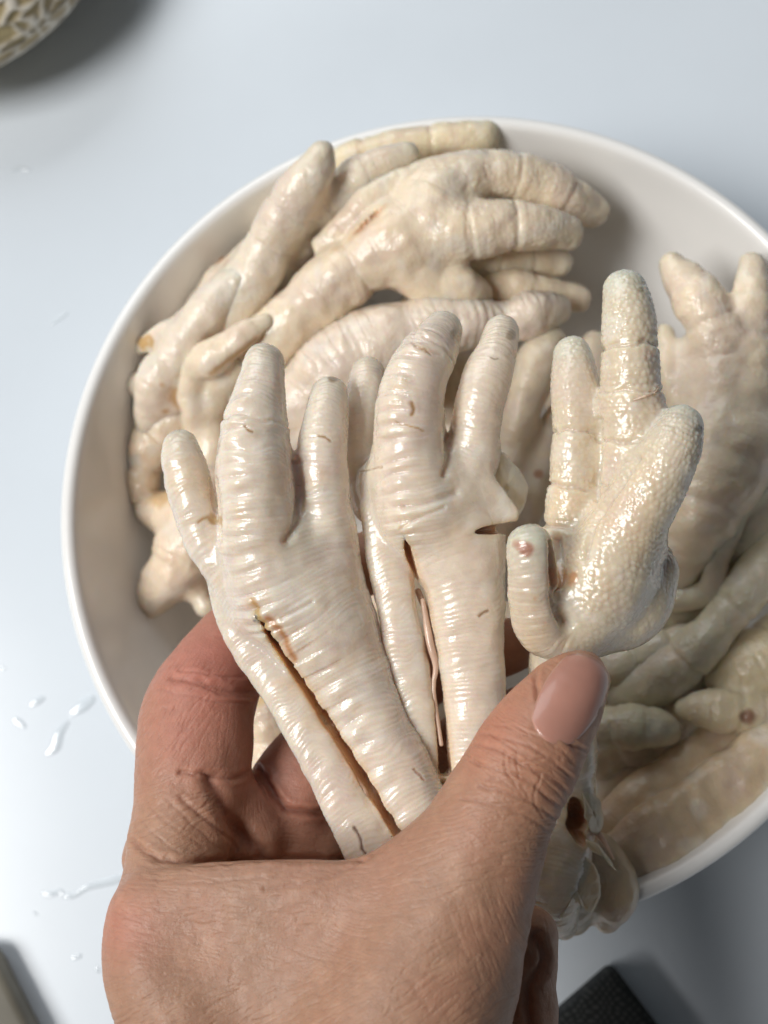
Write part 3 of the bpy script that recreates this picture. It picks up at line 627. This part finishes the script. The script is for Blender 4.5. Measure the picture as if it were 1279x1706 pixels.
    # fine skin lines, direction field made of soft patches: centre, radius, angle (deg), spacing, height
    patches = [(300, 1500, 110, 4, 8, .09), (330, 1570, 120, 6, 8, .09), (520, 1560, 130, 12, 8, .07), (330, 1680, 120, -22, 8, .10), (520, 1700, 120, -30, 8, .09), (700, 1680, 120, -40, 8, .08), (840, 1560, 90, 70, 8, .05), (740, 1410, 90, -16, 7, .09), (830, 1400, 70, -5, 7, .09),
               (860, 1270, 70, 35, 8, .10), (900, 1160, 50, 30, 8, .04), (270, 1230, 90, -55, 7, .08), (370, 1230, 60, -75, 7, .03), (290, 1370, 80, -25, 8, .09), (400, 1390, 50, 85, 5, .06), (440, 1455, 70, 2, 7, .06), (620, 1470, 80, -8, 7, .06), (500, 1290, 60, 10, 8, .02), (220, 1540, 50, 20, 8, .07)]
    vis = (fr > 0) & (y < 1760); Wt = np.full(len(x), 1e-6); Hs = np.zeros(len(x)); X_, Y_ = x, y
    for i, (cx, cy, rd, an, sp, am) in enumerate(patches):
        m_ = vis & (np.abs(X_ - cx) < rd * 1.9) & (np.abs(Y_ - cy) < rd * 1.9); x = X_[m_]; y = Y_[m_]
        wgt = np.exp(-((x - cx) ** 2 + (y - cy) ** 2) / (rd * rd)) * np.clip(1.9 - np.hypot(x - cx, y - cy) / rd, 0, 1)
        a = math.radians(an); u = (x * math.cos(a) + y * math.sin(a)); v = (-x * math.sin(a) + y * math.cos(a))
        v = v + 6 * noise2(u / 60, v / 40, i); nn = noise2(u / (sp * 7), v / (sp * .75), 30 + i); n2 = noise2(u / (sp * 4), v / (sp * .42), 60 + i)
        a2 = math.radians(an + 62); u2 = (x * math.cos(a2) + y * math.sin(a2)); v2 = (-x * math.sin(a2) + y * math.cos(a2))
        n3 = noise2(u2 / (sp * 3), v2 / (sp * .55), 90 + i)
        Hs[m_] += wgt * am * .8 * (-2.3 * np.exp(-(nn / .13) ** 2) + .5 - .9 * np.exp(-(n2 / .2) ** 2) - .25 * np.exp(-(n3 / .16) ** 2)); Wt[m_] += wgt
    x, y = X_, Y_; H = H + fr * Hs / (Wt + .02)
    V2 = V + N * H[:, None]
    # skin colour: tan back, redder fingers, knuckles and thumb tip
    c = np.tile(np.array([.385, .215, .138]), (len(V), 1))
    def mixc(w_, col):
        nonlocal c
        w_ = np.clip(w_, 0, 1)[:, None]; c = c * (1 - w_) + np.array(col) * w_
    g = lambda cx, cy, r: np.exp(-((x - cx) ** 2 + (y - cy) ** 2) / (r * r))
    mixc(.25 * sstep(-.4, .8, noise3(V, 8, 12)), (.50, .23, .15)); mixc(.3 * sstep(.1, .9, noise3(V, 4, 13)), (.55, .33, .22))
    mixc(.75 * g(350, 1110, 110), (.56, .20, .155)); mixc(.6 * g(310, 1230, 90), (.54, .22, .16)); mixc(.6 * g(480, 1300, 100), (.56, .24, .18))
    mixc(.5 * g(205, 1540, 70), (.55, .21, .15)); mixc(.5 * g(820, 1210, 80), (.53, .20, .13)); mixc(.55 * g(960, 1130, 90), (.46, .22, .14))
    mixc(.45 * g(870, 1300, 80), (.42, .20, .12)); mixc(.25 * g(250, 1400, 80), (.52, .31, .20)); mixc(.5 * g(740, 1080, 170), (.55, .24, .15))
    for pl, wd, dp in creases: mixc(fr * .45 * min(dp, 1) * np.exp(-(poly_dist(x, y, pl) / wd) ** 2), (.36, .13, .085))
    W = cam2world(V2)
    root = empty('person', (float(W[:, 0].mean()), float(W[:, 1].mean()), float(W[:, 2].min())), 'left hand of a person holding three chicken feet over the bowl', 'person')
    o = to_obj('hand', W, Q, M_HAND, col=c, ngons=ng, origin=tuple(root.location)); o.location = (0, 0, 0); o.parent = root
    return root, B
hand, HB = build_hand()
print('hand', time.time() - T0)

def trace_on(B, px, py, z0, off):            # points where the sight line meets the body, moved outward
    d0 = np.array([depth_at(a, b, z0) for a, b in zip(px, py)])
    D = np.stack([(px - CX) / F, -(py - CY) / F, -np.ones(len(px))], 1); L = np.linalg.norm(D, axis=1); t = d0 * L; D = D / L[:, None]
    for _ in range(40): t = t + np.clip(B(D * t[:, None]), -1, 3) * .8
    P = D * t[:, None]; e = .15
    G = np.stack([B(P + np.eye(3)[i] * e) - B(P - np.eye(3)[i] * e) for i in range(3)], 1); G /= np.linalg.norm(G, axis=1)[:, None]
    return P, G
def shell(name, P, G, nu, nv, t0, t1, m, parent, col=None):   # closed thin solid over a grid, heights t0..t1 along the normals
    i, j = np.meshgrid(np.arange(nu - 1), np.arange(nv - 1), indexing='ij')
    q = np.stack([i * nv + j, i * nv + j + 1, (i + 1) * nv + j + 1, (i + 1) * nv + j], -1).reshape(-1, 4)
    top = P + G * np.reshape(t1, (-1, 1)); bot = P + G * np.reshape(t0, (-1, 1)); n = len(P)
    ring = list(range(nv)) + [k * nv + nv - 1 for k in range(1, nu)] + [(nu - 1) * nv + k for k in range(nv - 2, -1, -1)] + [k * nv for k in range(nu - 2, 0, -1)]
    r2 = ring[1:] + ring[:1]
    side = np.array([(a, b, b + n, a + n) for a, b in zip(ring, r2)])
    W = cam2world(np.vstack([top, bot])); Q = np.vstack([q[:, ::-1], q + n, side])
    org = np.array(parent.location)
    o = to_obj(name, W, Q, m, origin=org, col=None if col is None else np.vstack([col, col])); o.location = (0, 0, 0); o.parent = parent
    return o
def nail():
    # nail frame: base (cuticle) lower left -> free edge upper right
    nu, nv = 26, 26; c0 = np.array([950., 1166.]); ax = np.array([.50, -.866]); sd = np.array([.866, .50])
    P = []
    for u in np.linspace(-1, 1, nu):
        for v in np.linspace(-1, 1, nv):
            # square -> rounded shape
            x_ = u * math.sqrt(1 - v * v * .42); y_ = v * math.sqrt(1 - u * u * .36)
            P.append(c0 + ax * x_ * 79 + sd * (y_ * (51 + 2 * x_)))
    P = np.array(P); Pm, G = trace_on(HB, P[:, 0], P[:, 1], 140, 0)
    u = np.repeat(np.linspace(-1, 1, nu), nv); v = np.tile(np.linspace(-1, 1, nv), nu)
    crown = .22 * (1 - np.abs(v) ** 3) * (1 - np.clip(-u, 0, 1) ** 6 * .8) + .12
    shell('thumbnail', Pm, G, nu, nv, -.5, crown, M_NAIL, hand)
nail()

# ------------------------------------------------------------------ loose skin and tendons on the held feet
def disk(name, outline, m, parent, th=.45, curl=1.2, seed=3, col=None):   # outline: (px, py, z) closed; a thin skin with ragged rim
    O = catmull([(*p[:3], 0) for p in outline + outline[:1]], 3.5)[:-1]
    O = np.array([U(p[0], p[1], p[2]) for p in O]); n = len(O)
    O = O + .35 * np.stack([noise2(np.arange(n) * .3, np.zeros(n), seed), noise2(np.arange(n) * .3, np.ones(n), seed + 1), np.zeros(n)], 1)
    C = O.mean(0); rings = 9; P = [C[None]]
    for k in range(1, rings + 1):
        t = k / rings; p = C + (O - C) * t; p[:, 2] += curl * (1 - t * t); P.append(p)
    P = np.vstack(P); P[:, 2] += .35 * noise3(P, 2.4, seed); n0 = len(P)
    tri = []; quads = []
    idx = lambda k, i: 1 + (k - 1) * n + i % n
    for i in range(n): quads.append((0, idx(1, i), idx(1, i + 1), idx(1, i + 1)))
    for k in range(1, rings):
        for i in range(n): quads.append((idx(k, i), idx(k + 1, i), idx(k + 1, i + 1), idx(k, i + 1)))
    q = np.array(quads); side = np.array([(idx(rings, i), idx(rings, i) + n0, idx(rings, i + 1) + n0, idx(rings, i + 1)) for i in range(n)])
    W = cam2world(np.vstack([P, P - np.array([0, 0, th])])); Q = np.vstack([q, (q + n0)[:, ::-1], side])
    import bmesh
    bm = bmesh.new(); vs = [bm.verts.new(Vector(v) - Vector(parent.location)) for v in W]
    for f_ in Q:
        f_ = list(dict.fromkeys(f_.tolist()))
        try: bm.faces.new([vs[i] for i in f_])
        except ValueError: pass
    bmesh.ops.recalc_face_normals(bm, faces=bm.faces)
    for f_ in bm.faces: f_.smooth = True
    me = bpy.data.meshes.new(name); bm.to_mesh(me); bm.free()
    a = me.color_attributes.new('Col', 'FLOAT_COLOR', 'POINT'); cc = np.array(col if col is not None else PALE)
    a.data.foreach_set('color', np.tile(np.r_[cc, 1], len(me.vertices)).astype(np.float32)); me.materials.append(m)
    o = bpy.data.objects.new(name, me); S.collection.objects.link(o); o.parent = parent; return o
def strand(name, pts, m, parent):
    L = Limb([(a, b, z, r) for a, b, z, r in pts], kind='smooth', lump=.15)
    V, Q, N = body_mesh(Body([L]), .3)
    W = cam2world(V); o = to_obj(name, W, Q, m, origin=tuple(parent.location)); o.location = (0, 0, 0); o.parent = parent; return o
f1, f2, f3 = [a for a, _ in FEET[:3]]
SK = PALE * np.array([1.0, .97, .96])
disk('skin_flap', [(822, 752, 107), (846, 762, 105), (870, 790, 103), (880, 822, 102), (868, 852, 102), (846, 872, 103), (818, 850, 105), (806, 800, 107)], M_FOOT, f2, col=SK, seed=4)
disk('skin_flap', [(1086, 932, 108), (1116, 912, 106), (1116, 975, 104), (1098, 1030, 103), (1060, 1064, 103), (1010, 1082, 103), (1048, 1030, 108), (1078, 985, 110)], M_FOOT, f3, col=SK * .97, seed=9, curl=.6)
disk('skin_flap', [(1030, 990, 115), (1060, 975, 115), (1072, 1005, 113), (1060, 1032, 112), (1038, 1028, 112)], M_FOOT, f3, col=(.70, .66, .60), seed=12, curl=.25)
strand('tendon', [(704, 1000, 104, 4), (716, 1070, 104, 6), (726, 1110, 103, 5), (722, 1150, 102, 4), (735, 1240, 100, 4)], M_TENDON, f2)
strand('tendon', [(696, 985, 103, 5), (722, 1050, 102, 5), (738, 1120, 101, 5)], M_TENDON, f2)
strand('tendon', [(585, 1290, 101, 5), (606, 1320, 102, 6), (618, 1360, 101, 5), (645, 1400, 100, 5)], M_TENDON, f1)
for pts_, sd_ in (([(968, 1320, 86), (996, 1330, 82), (1006, 1362, 80), (996, 1392, 80), (978, 1372, 85)], 21)
                 , ([(930, 1440, 82), (972, 1425, 81), (1000, 1470, 76), (985, 1520, 74), (955, 1500, 78), (930, 1530, 76)], 23), ([(975, 1400, 84), (990, 1404, 83), (1002, 1416, 82), (1028, 1448, 80), (1006, 1430, 81), (984, 1416, 83)], 24)):
    disk('skin_flap', pts_, M_FOOT2, f3, col=SK * np.array([.80, .74, .64]), seed=sd_, curl=.7)
strand('tendon', [(985, 1378, 78, 7), (1004, 1398, 80, 4), (1022, 1430, 80, 2)], M_TENDON, f3)
strand('skin_thread', [(1052, 668, 124, 1.6), (1075, 660, 125, 2.2), (1090, 655, 124, 1.4), (1098, 645, 123, 1)], M_TENDON, f3)

# ------------------------------------------------------------------ melon at the upper left, cut off by the frame
def melon():
    c = U(-140, -172, 26); R_ = 62.0
    Cw = cam2world(c[None])[0] * 1000
    n = 420; th = np.linspace(0.02, np.pi - .02, n // 2); ph = np.arange(n) * 2 * np.pi / n
    Dv = np.stack([np.sin(th)[:, None] * np.cos(ph), np.sin(th)[:, None] * np.sin(ph), np.cos(th)[:, None] + 0 * ph], -1).reshape(-1, 3)
    q = Dv * 6.8; q = q + .22 * np.stack([noise3(Dv * 10, 1.0, k) for k in (1, 2, 3)], 1); i0 = np.floor(q).astype(np.int64)
    f1_ = np.full(len(q), 9.0); f2_ = np.full(len(q), 9.0)
    for dx in (-1, 0, 1):
        for dy in (-1, 0, 1):
            for dz in (-1, 0, 1):
                i = i0 + (dx, dy, dz); p = np.stack([i[:, k] + .15 + .7 * _h(i[:, 0], i[:, 1], i[:, 2], 11 + k) for k in range(3)], 1)
                d = np.linalg.norm(q - p, axis=1); f2_ = np.where(d < f1_, f1_, np.minimum(f2_, d)); f1_ = np.minimum(f1_, d)
    e = f2_ - f1_; net = sstep(.19, .07, e)
    V = Cw + Dv * (R_ + 1.0 * net + .5 * noise3(Dv * 10, 3, 5))[:, None]
    base = np.array([.47, .36, .20]) * (1 + .25 * noise3(Dv * 40, 3, 8))[:, None] + np.array([.03, .05, 0]) * noise3(Dv * 10, 3, 9)[:, None]
    col = base * (1 - net[:, None]) + np.array([.76, .70, .60]) * net[:, None]
    k = n // 2; i, j = np.meshgrid(np.arange(k - 1), np.arange(n), indexing='ij'); j2 = (j + 1) % n
    Q = np.stack([i * n + j, (i + 1) * n + j, (i + 1) * n + j2, i * n + j2], -1).reshape(-1, 4)
    Q = np.vstack([Q, [[0, 0, 0, 0]] * 0]) if False else Q
    m, N, L, b = mat('melon_rind'); at = nd(N, 'ShaderNodeAttribute', attribute_name='Col'); L.new(at.outputs[0], b.inputs['Base Color']); b.inputs['Roughness'].default_value = .55
    V[:, 2] = (V[:, 2] - V[:, 2].min()) * .42 + .05
    o = to_obj('melon', V * .001, Q, m, origin=(Cw[0] * .001, Cw[1] * .001, 0), col=col)
    tag(o, 'brown melon with a pale raised net, cut off by the upper left corner', 'melon')
melon()

# ------------------------------------------------------------------ dark case and board at the lower corners
def slab(name, pxs, z0, z1, bev, m, label, cat):
    import bmesh
    P = np.array([cam2world(U(a, b, z1)[None])[0] for a, b in pxs]); bm = bmesh.new()
    org = Vector((P[:, 0].mean(), P[:, 1].mean(), z0 * .001))
    lo_ = [bm.verts.new(Vector((p[0], p[1], z0 * .001)) - org) for p in P]; hi_ = [bm.verts.new(Vector((p[0], p[1], z1 * .001)) - org) for p in P]
    n = len(P); bm.faces.new(hi_); bm.faces.new(lo_[::-1])
    for i in range(n): bm.faces.new([lo_[i], lo_[(i + 1) % n], hi_[(i + 1) % n], hi_[i]])
    bmesh.ops.recalc_face_normals(bm, faces=bm.faces)
    bmesh.ops.bevel(bm, geom=list(bm.edges), offset=bev * .001, segments=4, affect='EDGES', profile=.5)
    for f_ in bm.faces: f_.smooth = True
    me = bpy.data.meshes.new(name); bm.to_mesh(me); bm.free(); me.materials.append(m)
    o = bpy.data.objects.new(name, me); S.collection.objects.link(o); o.location = org
    return tag(o, label, cat)
M_CASE, N, L, b = mat('dark_woven_cloth'); tc = nd(N, 'ShaderNodeTexCoord')
wv1 = nd(N, 'ShaderNodeTexWave', bands_direction='X'); wv2 = nd(N, 'ShaderNodeTexWave', bands_direction='Y')
mp_ = nd(N, 'ShaderNodeMapping'); mp_.inputs['Rotation'].default_value = (0, 0, .82); L.new(tc.outputs['Object'], mp_.inputs[0])
for w_ in (wv1, wv2):
    w_.inputs['Scale'].default_value = 190; w_.inputs['Distortion'].default_value = 9; w_.inputs['Detail'].default_value = 3; L.new(mp_.outputs[0], w_.inputs[0])
mu = nd(N, 'ShaderNodeMath', operation='MULTIPLY'); L.new(wv1.outputs[1], mu.inputs[0]); L.new(wv2.outputs[1], mu.inputs[1])
cr = nd(N, 'ShaderNodeValToRGB'); cr.color_ramp.elements[0].color = (.006, .008, .008, 1); cr.color_ramp.elements[1].color = (.05, .052, .05, 1)
L.new(mu.outputs[0], cr.inputs[0]); L.new(cr.outputs[0], b.inputs['Base Color']); b.inputs['Roughness'].default_value = .8
slab('fabric_case', [(1024, 1612), (1150, 1780), (1000, 1900), (870, 1745)], .3, 12, 2.5, M_CASE, 'dark grey cloth covered case with a square corner on the table below the bowl', 'case')
M_BOARD = plain('grey_olive_board', (.17, .155, .12), .5, var=.3, vs=40)
slab('cutting_board', [(-16, 1582), (56, 1724), (110, 1842), (-200, 1900), (-260, 1560)], .3, 9, 2.5, M_BOARD, 'grey olive board edge cut off by the lower left corner', 'board')

# ------------------------------------------------------------------ raised glossy beads, added to imitate window glints in clear film
def bead(paths, label, name='glint_streak'):
    V, Q, N = body_mesh(Body([Limb(p, kind='smooth', lump=.3, seed=int(p[0][0]) % 50) for p in paths], 1.5), .35)
    W = cam2world(V); W[:, 2] = W[:, 2] * .22 + .00003
    tag(to_obj(name, W, Q, M_GLINT, origin=(W[:, 0].mean(), W[:, 1].mean(), 0)), label, 'film glint', 'film glints on the tabletop')
bead([[(72, 1488, 0, 3), (84, 1490, 0, 5), (100, 1484, 0, 4)], [(104, 1491, 0, 3), (122, 1492, 0, 5), (145, 1478, 0, 6), (170, 1472, 0, 6), (205, 1462, 0, 6)]], 'thin wavy streak of glint on film left of the knuckle')
bead([[(112, 1204, 0, 4), (98, 1222, 0, 9), (92, 1243, 0, 10), (80, 1255, 0, 4)]], 'short thick smear of glint on film left of the bowl')
bead([[(120, 1188, 0, 4), (138, 1176, 0, 11), (150, 1166, 0, 10)]], 'round smear of glint on film touching the bowl at its left')
bead([[(24, 1198, 0, 4), (32, 1204, 0, 6), (40, 1210, 0, 4)]], 'small film glint drop near the left edge of the table')
bead([[(52, 1174, 0, 4), (62, 1168, 0, 6), (72, 1163, 0, 3)]], 'small film glint drop left of the bowl, above the thick smear')
bead([[(122, 1596, 0, 3), (132, 1593, 0, 4)]], 'tiny film glint drop beside the knuckle')
bead([[(20, 285, 0, 3), (34, 280, 0, 4), (48, 284, 0, 3)]], 'faint film glint smear high on the left of the table')
bead([[(86, 540, 0, 3), (98, 530, 0, 4), (110, 522, 0, 3)]], 'faint film glint smear left of the upper rim of the bowl')
bead([[(56, 1520, 0, 2), (62, 1524, 0, 2)]], 'tiny film glint drop below the wavy streak')
bead([[(160, 1612, 0, 2.5), (164, 1618, 0, 2.5)]], 'tiny film glint drop right beside the hand near the lower edge')
bead([[(0, 1110, 0, 4), (6, 1114, 0, 4)]], 'tiny film glint drop on the left edge of the photo')
print('done', time.time() - T0)
